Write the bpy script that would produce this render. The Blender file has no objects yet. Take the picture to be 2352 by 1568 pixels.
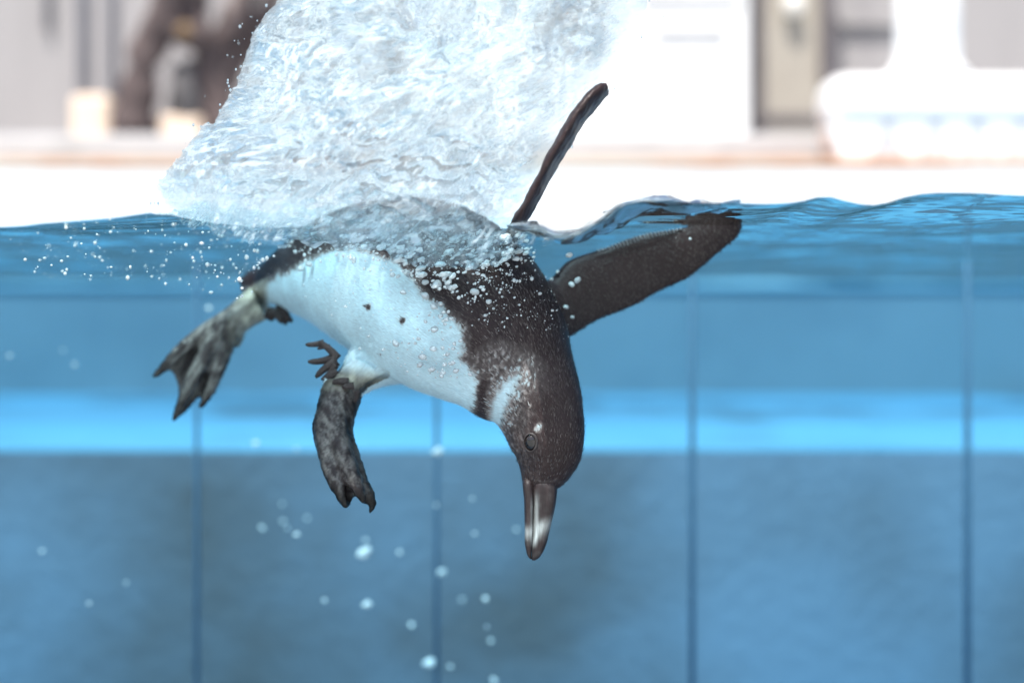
import bpy, bmesh, math, random
import numpy as np
from mathutils import Vector
from mathutils.bvhtree import BVHTree
from mathutils.geometry import tessellate_polygon

R = math.radians
sc = bpy.context.scene
col = sc.collection
random.seed(7)
rng = np.random.default_rng(11)

# ------------------------------------------------------------------ camera, sky, sun, exposure
F = 3267.0            # focal length in units of a 2352 pixel wide frame
U0, V0 = 1176.0, 712.0  # principal column, horizon row in that frame
cam_d = bpy.data.cameras.new('camera'); cam = bpy.data.objects.new('camera', cam_d); col.objects.link(cam)
cam_d.sensor_width = 36; cam_d.lens = 36 * F / 2352
cam_d.shift_y = -(784 - V0) / 2352
cam_d.clip_start = 0.02; cam_d.clip_end = 3000
cam.rotation_euler = (R(90), 0, 0)
cam_d.dof.use_dof = True; cam_d.dof.focus_distance = 1.02; cam_d.dof.aperture_fstop = 2.3
sc.camera = cam

SUN_EL, SUN_AZ = 62, 200        # azimuth clockwise from +Y
w = bpy.data.worlds.new('World'); sc.world = w; w.use_nodes = True
nt = w.node_tree; bg = nt.nodes['Background']
sky = nt.nodes.new('ShaderNodeTexSky'); sky.sky_type = 'NISHITA'; sky.sun_disc = False
sky.sun_elevation = R(SUN_EL); sky.sun_rotation = R(SUN_AZ)
sky.dust_density = 2.5
nt.links.new(sky.outputs[0], bg.inputs[0]); bg.inputs[1].default_value = 0.15
sun_d = bpy.data.lights.new('sun', 'SUN'); sun_d.energy = 5; sun_d.angle = R(0.53); sun_d.color = (1, .95, .88)
sun = bpy.data.objects.new('sun', sun_d); col.objects.link(sun)
az, el = R(SUN_AZ), R(SUN_EL)
sdir = Vector((math.sin(az) * math.cos(el), math.cos(az) * math.cos(el), math.sin(el)))
sun.rotation_euler = sdir.to_track_quat('Z', 'Y').to_euler()
sc.view_settings.view_transform = 'Standard'; sc.view_settings.look = 'None'
sc.view_settings.exposure = 0.45; sc.view_settings.gamma = 1
cy = sc.cycles
cy.use_denoising = True
cy.max_bounces = 16; cy.transmission_bounces = 12; cy.transparent_max_bounces = 40
cy.glossy_bounces = 8; cy.diffuse_bounces = 5; cy.volume_bounces = 0
cy.sample_clamp_indirect = 6; cy.caustics_refractive = True; cy.caustics_reflective = True; cy.blur_glossy = 0.3

# ------------------------------------------------------------------ helpers
def P(u, v, y):
    """point at distance y in front of the camera in the direction of frame column u, row v"""
    return Vector(((u - U0) / F * y, y, (V0 - v) / F * y))

def tag(o, label=None, cat=None, group=None, kind=None):
    if label: o['label'] = label
    if cat: o['category'] = cat
    if group: o['group'] = group
    if kind: o['kind'] = kind
    return o

def link(name, me, mat=None, parent=None):
    o = bpy.data.objects.new(name, me); col.objects.link(o)
    if mat and me is not None and not me.materials: me.materials.append(mat)
    if parent: o.parent = parent
    return o

def empty(name, loc):
    o = bpy.data.objects.new(name, None); col.objects.link(o); o.location = loc
    o.empty_display_size = .05
    return o

def part(name, me, mat, root):
    """mesh given in world coordinates becomes a part of root"""
    o = link(name, me, mat, root)
    o.matrix_parent_inverse.identity()
    me.transform(__import__('mathutils').Matrix.Translation(-root.location))
    return o

def mesh(name, verts, faces, smooth=True):
    me = bpy.data.meshes.new(name); me.from_pydata([tuple(v) for v in verts], [], faces)
    if smooth: me.polygons.foreach_set('use_smooth', [True] * len(me.polygons))
    me.update(); return me

def box(name, x0, x1, y0, y1, z0, z1, bev=0.0, seg=2):
    bm = bmesh.new(); bmesh.ops.create_cube(bm, size=1)
    for v in bm.verts:
        v.co = Vector((x0 + (v.co.x + .5) * (x1 - x0), y0 + (v.co.y + .5) * (y1 - y0), z0 + (v.co.z + .5) * (z1 - z0)))
    if bev: bmesh.ops.bevel(bm, geom=bm.edges[:], offset=bev, segments=seg, affect='EDGES', profile=.5)
    me = bpy.data.meshes.new(name); bm.to_mesh(me); bm.free(); return me

# vectorised gradient noise ------------------------------------------------------
_perm = np.random.default_rng(3).permutation(256); _perm = np.concatenate([_perm, _perm, _perm])
_grad = np.random.default_rng(4).normal(size=(256, 3)); _grad /= np.linalg.norm(_grad, axis=1)[:, None]
def noise(p):
    p = np.asarray(p, float); i = np.floor(p).astype(int); f = p - i; i &= 255
    s = f * f * f * (f * (f * 6 - 15) + 10); out = np.zeros(len(p))
    for dx in (0, 1):
        for dy in (0, 1):
            for dz in (0, 1):
                h = _perm[_perm[_perm[i[:, 0] + dx] + i[:, 1] + dy] + i[:, 2] + dz]
                g = (_grad[h] * (f - (dx, dy, dz))).sum(1)
                out += g * (s[:, 0] if dx else 1 - s[:, 0]) * (s[:, 1] if dy else 1 - s[:, 1]) * (s[:, 2] if dz else 1 - s[:, 2])
    return out * 1.6
def fbm(p, n=4, gain=.5):
    a, t = 1.0, 0
    p = np.asarray(p, float)
    for k in range(n):
        t = t + a * noise(p + 17.3 * k); p = p * 2.03; a *= gain
    return t

# materials ----------------------------------------------------------------------
def new_mat(name):
    m = bpy.data.materials.new(name); m.use_nodes = True
    t = m.node_tree; t.nodes.clear()
    out = t.nodes.new('ShaderNodeOutputMaterial')
    return m, t, out
def N(t, kind, **kw):
    n = t.nodes.new('ShaderNode' + kind)
    for k, v in kw.items():
        if k.startswith('i_'):
            n.inputs[k[2:].replace('_', ' ')].default_value = v
        elif k[0] == 'n' and k[1:].isdigit(): n.inputs[int(k[1:])].default_value = v
        else: setattr(n, k, v)
    return n
def ramp(t, stops):
    r = N(t, 'ValToRGB'); e = r.color_ramp.elements
    while len(e) < len(stops): e.new(.5)
    for q, (pos, c) in zip(e, stops): q.position = pos; q.color = (*c, 1) if len(c) == 3 else c
    return r
def mixc(t, fac, a, b):
    m = N(t, 'Mix', data_type='RGBA'); L = t.links.new
    for idx, x in ((0, fac), (6, a), (7, b)):
        if hasattr(x, 'is_linked'): L(x, m.inputs[idx])
        else: m.inputs[idx].default_value = x if idx == 0 else (*x, 1)
    return m.outputs[2]

def surface_mat(name, c1, c2, scale=4, rough=.6, stain=None, stain_scale=2, stain_lo=.5, stain_hi=.65, bump=.1, bump_scale=40, stretch=(1, 1, 1)):
    m, t, out = new_mat(name); L = t.links.new
    b = N(t, 'BsdfPrincipled', i_Roughness=rough); L(b.outputs[0], out.inputs[0])
    tc = N(t, 'TexCoord'); mp = N(t, 'Mapping'); mp.inputs['Scale'].default_value = stretch; L(tc.outputs['Object'], mp.inputs[0])
    n1 = N(t, 'TexNoise', i_Scale=scale, i_Detail=6.0, i_Roughness=.6); L(mp.outputs[0], n1.inputs['Vector'])
    r1 = ramp(t, [(.35, c1), (.65, c2)]); L(n1.outputs[0], r1.inputs[0]); c = r1.outputs[0]
    if stain:
        n2 = N(t, 'TexNoise', i_Scale=stain_scale, i_Detail=5.0, i_Roughness=.55); L(mp.outputs[0], n2.inputs['Vector'])
        r2 = ramp(t, [(stain_lo, (0, 0, 0)), (stain_hi, (1, 1, 1))]); L(n2.outputs[0], r2.inputs[0])
        c = mixc(t, r2.outputs[0], c, stain)
    L(c, b.inputs['Base Color'])
    n3 = N(t, 'TexNoise', i_Scale=bump_scale, i_Detail=4.0); L(tc.outputs['Object'], n3.inputs['Vector'])
    bp = N(t, 'Bump', i_Strength=bump, i_Distance=.01); L(n3.outputs[0], bp.inputs['Height']); L(bp.outputs[0], b.inputs['Normal'])
    return m

M = {}
M['white'] = surface_mat('white_paint', (.78, .78, .77), (.84, .84, .83), 3, .55, (.70, .69, .67), 1.5, .55, .75)
M['curb'] = surface_mat('curb_render', (.36, .36, .37), (.44, .44, .445), 5, .7, (.28, .28, .28), 3, .55, .75)
M['skirt'] = surface_mat('skirt_render', (.52, .52, .53), (.60, .60, .61), 5, .7)
M['greywall'] = surface_mat('grey_render', (.29, .278, .278), (.345, .33, .33), 2, .8, (.22, .21, .22), 2.5, .56, .72, stretch=(2.5, 1, .35))
M['rust'] = surface_mat('rusty_edge', (.56, .48, .40), (.55, .41, .29), 3.5, .8, (.46, .17, .04), 1.6, .46, .58, stretch=(1, 1, 5))
M['beige'] = surface_mat('beige_stone', (.70, .56, .44), (.78, .64, .52), 5, .8)
M['post'] = surface_mat('grey_metal', (.10, .10, .115), (.15, .15, .165), 6, .5)
M['bark'] = surface_mat('dark_bark', (.05, .035, .035), (.105, .078, .075), 9, .85, (.24, .20, .19), 5, .56, .66, bump=.5)
M['rock'] = surface_mat('dark_rock', (.075, .072, .075), (.14, .13, .135), 8, .85, bump=.5)
M['ochre'] = surface_mat('ochre_lichen', (.28, .18, .08), (.20, .13, .07), 9, .9)
M['panel'] = surface_mat('beige_panel', (.28, .25, .21), (.38, .35, .30), 2.5, .6, (.18, .16, .145), 2, .6, .8, stretch=(1, 1, .5))
M['frame'] = surface_mat('dark_frame', (.08, .07, .075), (.14, .125, .13), 4, .5)
M['lamp'] = surface_mat('pale_lamp', (.82, .80, .74), (.86, .84, .78), 4, .4)
M['poolblue'] = surface_mat('pool_paint', (.29, .28, .295), (.33, .31, .325), 1.2, .6, (.25, .245, .265), 2.5, .5, .68)
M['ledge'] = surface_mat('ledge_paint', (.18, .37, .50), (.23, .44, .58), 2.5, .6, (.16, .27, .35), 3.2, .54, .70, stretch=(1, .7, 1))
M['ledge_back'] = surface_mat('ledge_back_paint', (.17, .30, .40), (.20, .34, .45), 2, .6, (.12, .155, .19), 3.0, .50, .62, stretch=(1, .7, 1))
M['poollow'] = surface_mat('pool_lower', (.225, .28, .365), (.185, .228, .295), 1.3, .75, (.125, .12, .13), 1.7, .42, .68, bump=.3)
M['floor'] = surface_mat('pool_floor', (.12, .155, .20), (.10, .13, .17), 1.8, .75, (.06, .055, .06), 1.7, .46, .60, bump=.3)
M['pipe'] = surface_mat('blue_upright', (.12, .215, .32), (.135, .235, .34), 6, .7)
M['ground'] = surface_mat('concrete', (.38, .37, .35), (.46, .45, .43), 2, .85)

# ------------------------------------------------------------------ the pool and the deck behind it
WIN = 0.90      # distance of the viewing window plane at which the water ends
D1, D2 = 2.10, 3.50
ZL = -0.205     # ledge top
ZF = -0.62     # pool floor
ZW = 0.0655     # still water level
X = 4.0
def structure(name, me, mat, label, cat):
    o = link(name, me, mat); return tag(o, label, cat, kind='structure')
structure('ground', mesh('ground', [(-900, -900, -1.5), (900, -900, -1.5), (900, 900, -1.5), (-900, 900, -1.5)], [(0, 1, 2, 3)], False), M['ground'], 'pale concrete ground around the raised pool', 'ground')
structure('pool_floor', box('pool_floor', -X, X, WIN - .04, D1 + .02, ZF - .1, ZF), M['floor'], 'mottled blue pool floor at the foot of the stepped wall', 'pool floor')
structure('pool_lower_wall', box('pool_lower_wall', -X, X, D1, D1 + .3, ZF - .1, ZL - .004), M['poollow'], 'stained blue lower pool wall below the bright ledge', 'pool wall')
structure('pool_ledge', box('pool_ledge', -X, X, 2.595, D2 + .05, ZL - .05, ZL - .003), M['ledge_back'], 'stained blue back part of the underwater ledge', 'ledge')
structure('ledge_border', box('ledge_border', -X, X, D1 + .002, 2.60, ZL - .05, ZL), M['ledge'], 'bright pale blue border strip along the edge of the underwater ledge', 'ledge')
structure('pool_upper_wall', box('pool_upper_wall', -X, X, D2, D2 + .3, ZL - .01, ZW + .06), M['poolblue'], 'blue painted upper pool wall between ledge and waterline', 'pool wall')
structure('pool_side_wall', box('pool_side_wall', -X - .2, -X, WIN - .04, D2 + .3, ZF - .1, .35), M['poolblue'], 'blue painted side wall of the pool, left of the ledge', 'pool wall')
structure('pool_side_wall', box('pool_side_wall', X, X + .2, WIN - .04, D2 + .3, ZF - .1, .35), M['poolblue'], 'blue painted side wall of the pool, right of the ledge', 'pool wall')
structure('window_parapet', box('window_parapet', -X - .2, X + .2, WIN - .16, WIN - .04, -1.5, ZF + .005, .01), M['poolblue'], 'low blue wall under the open viewing side of the pool', 'wall')

def zv(v, y): return (V0 - v) / F * y
def xu(u, y): return (u - U0) / F * y
YC = D2 - .012
structure('pool_coping', box('pool_coping', -X - .3, X + .3, YC, YC + .7, ZW - .012, zv(386, YC), .008), M['white'], 'bright white coping wall rising from the far waterline', 'coping')
structure('rusty_edge_strip', box('rusty_edge_strip', -X - .3, X + .3, YC - .006, YC + .6, zv(386, YC) - .002, zv(366, YC), .008), M['rust'], 'rust stained edge strip running along the top of the white coping', 'edge strip')
YK = D2 + .18
structure('deck_curb', box('deck_curb', -X - .6, X + .6, YK, YK + 2.2, zv(366, YC) - .03, zv(306, YK), .02), M['curb'], 'pale grey curb step above the rust stained coping edge', 'curb')
ZK = zv(306, YK)
YB = 4.75
structure('back_wall', box('back_wall', -7, 7, YB, YB + .25, ZK - .02, 2.4), M['greywall'], 'light grey rendered wall behind the pool deck', 'wall')

# white wall section that stands forward of the grey wall
yw = YB - .25
o = empty('white_wall_block', (xu(1500, yw), yw, ZK))
part('wall_panel', box('w', xu(1040, yw), xu(1722, yw), yw, yw + .2, ZK - .01, 2.4, .015), M['white'], o)
part('shelf', box('s', xu(1500, yw), xu(1668, yw), yw - .02, yw - .002, zv(84, yw), zv(70, yw), .006), M['curb'], o)
part('shelf', box('s', xu(1470, yw), xu(1700, yw), yw - .016, yw - .002, zv(10, yw), zv(-6, yw), .006), M['curb'], o)
part('added_dark_panel', box('r', xu(1200, yw), xu(1385, yw), yw - .004, yw + .02, zv(135, yw), zv(-260, yw), .003), M['frame'], o)  # flat dark panel added so the splash has dark patches to refract
tag(o, 'overexposed white wall block with faint shelves beside the beige panel', 'wall')

# beige panel between dark posts
yp = YB - .18
o = empty('framed_panel', (xu(1815, yp), yp, ZK))
part('panel', box('p', xu(1752, yp), xu(1884, yp), yp, yp + .04, ZK + .02, zv(-200, yp), .006), M['panel'], o)
part('post', box('p', xu(1736, yp), xu(1753, yp), yp - .02, yp + .05, ZK - .005, zv(-200, yp), .004), M['frame'], o)
part('post', box('p', xu(1885, yp), xu(1914, yp), yp - .03, yp + .05, zv(205, yp), zv(-200, yp), .006), M['frame'], o)
part('bottom_rail', box('p', xu(1744, yp), xu(1888, yp), yp - .012, yp + .045, zv(283, yp), zv(264, yp), .004), M['frame'], o)
def loft(rings, cap=True):
    """rings: list of (n,3) arrays"""
    n = len(rings[0]); vs = [tuple(p) for r in rings for p in r]; fs = []
    for i in range(len(rings) - 1):
        for k in range(n):
            a, b = i * n + k, i * n + (k + 1) % n
            fs.append((a, b, b + n, a + n))
    if cap: fs.append(tuple(range(n - 1, -1, -1))); m0 = (len(rings) - 1) * n; fs.append(tuple(range(m0, m0 + n)))
    return vs, fs
def lathe(name, prof, cx, cy_, n=32, sx=1.0, sy=1.0):
    rings = [np.array([(cx + r * sx * math.cos(2 * math.pi * k / n), cy_ + r * sy * math.sin(2 * math.pi * k / n), z) for k in range(n)]) for r, z in prof]
    return mesh(name, *loft(rings))
part('globe_lamp', lathe('g', [(.001, zv(42, yp)), (.02, zv(38, yp)), (.034, zv(18, yp)), (.025, zv(-5, yp)), (.001, zv(-12, yp))], xu(1818, yp), yp - .035), M['lamp'], o)
tag(o, 'beige panel between dark posts with a pale globe lamp', 'panel')

# dark ledge line on the grey wall
tag(link('wall_rail', box('wall_rail', xu(1925, YB), xu(2078, YB), YB - .03, YB - .003, zv(64, YB), zv(46, YB), .004), M['greywall']), 'thin grey rail on the wall between panel and fountain', 'rail')

# white fountain: basin on arched feet, flared column
yf = 3.505
o = empty('fountain', (xu(2155, yf + .083), yf + .083, zv(366, YC)))
cx, cyy = xu(2153, yf), yf + .083
part('column', lathe('c', [(.001, zv(170, yf)), (.110, zv(168, yf)), (.102, zv(155, yf)), (.087, zv(140, yf)), (.080, zv(125, yf)), (.078, zv(60, yf)), (.079, zv(-200, yf)), (.001, zv(-200, yf))], cx, cyy, 40, 1, .74), M['white'], o)
bx0, bx1 = xu(1902, yf), xu(2480, yf)
bmx = box('b', bx0, bx1, yf, yf + .166, zv(292, yf), zv(167, yf), .05, 5)
part('basin', bmx, M['white'], o)
def foot(u0, u1):
    pts = []
    x0, x1, zt, zb = xu(u0, yf), xu(u1, yf), zv(283, yf), zv(366, YC) - .003
    verts, k = [], 8
    top = [(x0 - .028, zt), (x1 + .028, zt)]
    prof = [(x0, zb)] + [(x0 - .028 * math.sin(i / k * math.pi / 2) ** 2, zb + (zt - zb) * i / k) for i in range(1, k + 1)] + [(x1 + .028 * math.sin(i / k * math.pi / 2) ** 2, zb + (zt - zb) * i / k) for i in range(k, 0, -1)] + [(x1, zb)]
    n = len(prof)
    vs = [(p[0], yf + .012, p[1]) for p in prof] + [(p[0], yf + .15, p[1]) for p in prof]
    fs = [tuple(range(n - 1, -1, -1)), tuple(range(n, 2 * n))] + [(i, (i + 1) % n, (i + 1) % n + n, i + n) for i in range(n)]
    return mesh('f', vs, fs, False)
for u0, u1 in ((1935, 2004), (2082, 2112), (2192, 2206), (2294, 2308), (2390, 2410)): part('foot', foot(u0, u1), M['white'], o)
part('skirt', box('sk', xu(1925, yf), bx1 - .03, yf + .019, yf + .14, zv(366, YC) - .002, zv(280, yf)), M['skirt'], o)
tag(o, 'white fountain with flared column on a basin with arched openings', 'fountain')

# twin grey posts on a beige block
yq = 4.2
o = empty('post_stand', (xu(205, yq), yq, ZK))
part('block', box('b', xu(160, yq), xu(252, yq), yq, yq + .12, ZK - .004, zv(216, yq), .022, 3), M['beige'], o)
for u0, u1, dz in ((166, 197, 0), (233, 259, 1)):
    part('post', box('p', xu(u0, yq), xu(u1, yq), yq + .04, yq + .07, zv(217, yq) - .003, zv(-200, yq), .006), M['post'], o)
part('cross_bar', box('c', xu(170, yq), xu(256, yq), yq + .045, yq + .065, zv(-60, yq), zv(-80, yq), .004), M['post'], o)
tag(o, 'two slim grey posts rising from a rounded beige block', 'post')
tag(link('drain_pipe', lathe('drain_pipe', [(.008, zv(70, YB - .03)), (.011, zv(66, YB - .03)), (.011, zv(-220, YB - .03)), (.008, zv(-222, YB - .03))], xu(113, YB), YB - .022, 16), M['post']), 'short thin grey pipe hanging on the bare grey wall', 'pipe')

# dark twisted stump
def tube(pts, rad, n=14, amp=.0, seed=0, fs=14):
    pts = [np.array(p, float) for p in pts]; rings = []
    for i, p in enumerate(pts):
        T = pts[min(i + 1, len(pts) - 1)] - pts[max(i - 1, 0)]; T /= np.linalg.norm(T)
        A = np.cross(T, (0, 1, 0)); A /= max(np.linalg.norm(A), 1e-6); B = np.cross(A, T)
        a = np.arange(n) * 2 * math.pi / n
        r = p + rad[i] * (np.cos(a)[:, None] * A + np.sin(a)[:, None] * B)
        if amp: r = r + (noise(r * fs + seed)[:, None] * amp) * (np.cos(a)[:, None] * A + np.sin(a)[:, None] * B)
        rings.append(r)
    return loft(rings)
def interp(pts, k):
    """Catmull-Rom through rows of numbers, k samples per span"""
    p = np.array(pts, float); p = np.vstack([2 * p[0] - p[1], p, 2 * p[-1] - p[-2]]); out = []
    for i in range(1, len(p) - 2):
        for j in range(k):
            t = j / k; a, b, c, d = p[i - 1], p[i], p[i + 1], p[i + 2]
            out.append(.5 * (2 * b + (c - a) * t + (2 * a - 5 * b + 4 * c - d) * t * t + (3 * b - a - 3 * c + d) * t ** 3))
    out.append(p[-2]); return np.array(out)
ys = 4.1
o = empty('driftwood_stump', (xu(420, ys), ys + .05, ZK))
def limb(pix, radpx, name='limb', mat='bark', dy=0, seed=0):
    q = interp([(u, v, r) for (u, v), r in zip(pix, radpx)], 5)
    pts = [P(u, v, ys + dy) for u, v, r in q]; rad = [r * 1.3 / F * ys for u, v, r in q]
    part(name, mesh(name, *tube(pts, rad, 14, .018, seed, 16)), M[mat], o)
limb([(308, 306), (312, 240), (325, 160), (352, 90), (385, 30), (400, -60)], [40, 36, 28, 28, 32, 36], 'trunk_root')
limb([(338, 306), (345, 230), (338, 160), (330, 110)], [16, 13, 10, 8], 'root', seed=5)
limb([(515, 306), (505, 250), (480, 190), (470, 120), (440, 40), (430, -60)], [38, 30, 26, 22, 26, 30], 'trunk_root', dy=.05, seed=9)
limb([(455, 200), (495, 120), (540, 50), (575, -40)], [20, 22, 26, 24], 'branch', dy=.08, seed=13)
limb([(500, 220), (545, 130), (600, 40), (640, -40)], [26, 24, 20, 18], 'branch', dy=.12, seed=17)
limb([(560, 130), (640, 60), (730, 40), (830, -20), (930, -60)], [18, 20, 17, 14, 12], 'branch', dy=.15, seed=27)
limb([(385, 60), (410, 80), (440, 85), (475, 60)], [18, 22, 22, 16], 'knot', dy=-.01, seed=21)
part('lichen_patch', mesh('l', *tube([P(408, 76, ys - .05), P(425, 70, ys - .055), P(440, 78, ys - .05)], [.012, .022, .012], 10, .01, 3, 30)), M['ochre'], o)
tag(o, 'dark brown driftwood stump with splayed roots standing on the curb', 'stump')
bm = bmesh.new(); bmesh.ops.create_icosphere(bm, subdivisions=4, radius=1)
vv = np.array([v.co for v in bm.verts]); vv = vv * (1 + .22 * fbm(vv * 1.3 + 4, 3))[:, None]
cc = P(432, 170, ys + .06)
for v, q in zip(bm.verts, vv): v.co = Vector((cc.x + q[0] * .058, cc.y + q[1] * .06, ZK - .01 + (q[2] + 1.05) * .115 + .05))
me = bpy.data.meshes.new('boulder'); bm.to_mesh(me); bm.free(); me.polygons.foreach_set('use_smooth', [True] * len(me.polygons))
boulder_me = me
# a pale stone slab carries the boulder
o = empty('boulder', (cc.x, cc.y, ZK)); part('stone', boulder_me, M['rock'], o)
part('plinth', box('pl', xu(352, ys), xu(462, ys), ys + .01, ys + .14, ZK - .004, zv(262, ys), .02, 3), M['beige'], o)
tag(o, 'dark grey boulder on a pale plinth between the stump roots', 'boulder')

# blue uprights added before the lower wall, standing in for dark vertical lines
for u, r, lab in ((452, .0028, 'slim blue upright added for a dark vertical line, below the webbed foot nearest the tail'), (1003, .0028, 'slim blue upright added for a dark vertical line, behind the hanging foot and bubbles'), (1590, .0036, 'blue upright added for a dark vertical line, behind the spread dark flipper'), (2222, .0040, 'blue upright added for a dark vertical line, below the fountain')):
    yy = 1.70
    x = xu(u, yy)
    o = empty('line_upright', (x, yy, ZF))
    part('tube', lathe('t', [(r, ZF - .003), (r, ZW - .012), (r * .8, ZW - .008), (.001, ZW - .008)], x, yy, 20), M['pipe'], o)
    part('flange', lathe('f', [(r * 2.4, ZF - .002), (r * 2.4, ZF + .006), (r * 1.02, ZF + .009)], x, yy, 24), M['pipe'], o)
    tag(o, lab, 'pipe', 'uprights added for dark vertical lines in the pool')

# ------------------------------------------------------------------ water: surface sheet and the blue of the water itself
m, t, out = new_mat('water_surface'); L = t.links.new
fr = N(t, 'Fresnel', i_IOR=1.333); tr = N(t, 'BsdfTransparent'); gl = N(t, 'BsdfGlossy', i_Roughness=.02); mx = N(t, 'MixShader')
tr.inputs[0].default_value = (.70, .93, 1, 1); gl.inputs[0].default_value = (.74, .75, .73, 1)  # reflection colour darkened to dim the mirrored underside; pass-through tint blues the daylight
tc = N(t, 'TexCoord'); mp = N(t, 'Mapping'); mp.inputs['Scale'].default_value = (1, .8, 1); L(tc.outputs['Object'], mp.inputs[0])
nz = N(t, 'TexNoise', i_Scale=9.0, i_Detail=3.0); L(mp.outputs[0], nz.inputs['Vector'])
bp = N(t, 'Bump', i_Strength=.8, i_Distance=.016); L(nz.outputs[0], bp.inputs['Height'])
for n_ in (fr, gl): L(bp.outputs[0], n_.inputs['Normal'])
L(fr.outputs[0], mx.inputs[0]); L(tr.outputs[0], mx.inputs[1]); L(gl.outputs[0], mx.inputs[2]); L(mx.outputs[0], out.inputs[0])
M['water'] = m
edge = np.array([(-400, 530), (0, 521), (80, 514), (160, 508), (260, 500), (330, 490), (370, 488), (450, 505), (600, 510), (800, 515), (1000, 515), (1180, 528), (1260, 548), (1320, 545), (1380, 505), (1440, 468), (1500, 462), (1600, 466), (1690, 466), (1760, 468), (1830, 464), (1880, 452), (1915, 453), (1960, 466), (2020, 470), (2080, 452), (2140, 443), (2240, 443), (2352, 449), (2700, 460)], float)
eq = interp(edge, 8)
nx, ny = 420, 200
gx = np.linspace(-X + .002, X - .002, nx); gx = np.sign(gx) * (np.abs(gx) / X) ** 1.9 * X
gy = WIN + (D2 - WIN) * np.linspace(0, 1, ny) ** 1.7
GX, GY = np.meshgrid(gx, gy)
ze = (V0 - np.interp(GX / WIN * F + U0, eq[:, 0], eq[:, 1])) / F * WIN
base = ZW + .012 * fbm(np.stack([GX.ravel() * 2.2, GY.ravel() * 2.6, 0 * GX.ravel()], 1), 3).reshape(GX.shape) * np.clip((GY - WIN) / .6, .35, 1)
k = np.exp(-((GY - WIN) / .16) ** 2) * np.clip((3.6 - np.abs(GX)) / .5, 0, 1)
GZ = ze * k + base * (1 - k)
def broken_y(x):
    # the surface is torn open from the window side where the bird goes through it
    e = min(1, max(0, (x + .232) / .03)) * min(1, max(0, (.028 - x) / .03))
    return WIN + (.17 + .02 * math.sin(x * 90)) * e if e > 0 else 0
me = mesh('pool_water', np.stack([GX.ravel(), GY.ravel(), GZ.ravel()], 1), [(j * nx + i, j * nx + i + 1, (j + 1) * nx + i + 1, (j + 1) * nx + i) for j in range(ny - 1) for i in range(nx - 1) if not (gy[j] < broken_y(gx[i]))])
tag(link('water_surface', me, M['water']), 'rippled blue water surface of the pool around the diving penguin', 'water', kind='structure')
m, t, out = new_mat('water_absorption')
va = N(t, 'VolumeAbsorption', i_Density=1.0); va.inputs['Color'].default_value = (.60, .86, .97, 1)
t.links.new(va.outputs[0], out.inputs['Volume']); M['absorb'] = m
tag(link('water_body', box('water_body', -X + .004, X - .004, WIN, D2 - .004, ZF + .004, ZW - .002), M['absorb']), 'clear blue water filling the pool below the surface', 'water', kind='stuff')

# ------------------------------------------------------------------ the penguin
def c1(x, y): return ((1600 + x * .57389) * .60308, (1300 + y * .57389) * .60308)
def c2(x, y): return ((500 + x * .63768) * .60308, (1000 + y * .63768) * .60308)
def c3(x, y): return ((1600 + x * .63788) * .60308, (700 + y * .63788) * .60308)
def c8(x, y): return ((900 + x * .5102) * .60308, (700 + y * .5102) * .60308)

VX, FX = [], []
def add(vs, fs):
    n = len(VX); VX.extend([tuple(v) for v in vs]); FX.extend([tuple(i + n for i in f) for f in fs])
# spine: u, v, distance, half width across (px), half width in depth (fraction)
spine = [(1240, 1128, 1.045, 30, .62), (1241, 1114, 1.045, 42, .68), (1245, 1098, 1.045, 51, .72), (1252, 1072, 1.045, 66, .74), (1257, 1040, 1.045, 80, .76), (1254, 1000, 1.045, 90, .78),
         (1245, 960, 1.047, 98, .80), (1228, 915, 1.05, 112, .84), (1197, 868, 1.055, 138, .86), (1150, 805, 1.062, 172, .86), (1078, 735, 1.075, 205, .85), (985, 672, 1.095, 212, .84),
         (880, 640, 1.125, 186, .85), (780, 628, 1.16, 142, .88), (700, 636, 1.19, 95, .9), (640, 645, 1.21, 60, .9), (605, 648, 1.22, 40, .8), (585, 652, 1.225, 22, .6)]
SP = interp(spine, 8)
NR = 56
cen = np.array([P(u, v, y) for u, v, y, a, b in SP]); ra = np.array([a / F * y for u, v, y, a, b in SP]); rb = ra * SP[:, 4]
tan = np.gradient(cen, axis=0); tan /= np.linalg.norm(tan, axis=1)[:, None]
AX = np.cross(tan, (0, 1, 0)); AX /= np.linalg.norm(AX, axis=1)[:, None]; BX = np.cross(AX, tan)
ang = np.arange(NR) * 2 * math.pi / NR
rings = [cen[i] + ra[i] * np.cos(ang)[:, None] * AX[i] + rb[i] * np.sin(ang)[:, None] * BX[i] for i in range(len(SP))]
add(*loft(rings))

def blade(rows, n=28, k=6):
    """rows: u,v,y of the middle, half chord vector given as (du,dv,dy), half thickness (m) across the chord"""
    q = interp(rows, k); rr = []
    c = np.array([P(r[0], r[1], r[2]) for r in q])
    tg = np.gradient(c, axis=0); tg /= np.linalg.norm(tg, axis=1)[:, None]
    for i, r in enumerate(q):
        ch = np.array((r[3] / F * r[2], r[5], -r[4] / F * r[2])); ln = np.linalg.norm(ch); e = ch / ln
        nn = np.cross(tg[i], e); nn /= np.linalg.norm(nn)
        a = np.arange(n) * 2 * math.pi / n
        rr.append(c[i] + ln * np.cos(a)[:, None] * e + r[6] * (np.sin(a) * (1 - .25 * np.cos(a)))[:, None] * nn)
    return loft(rr)
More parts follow.
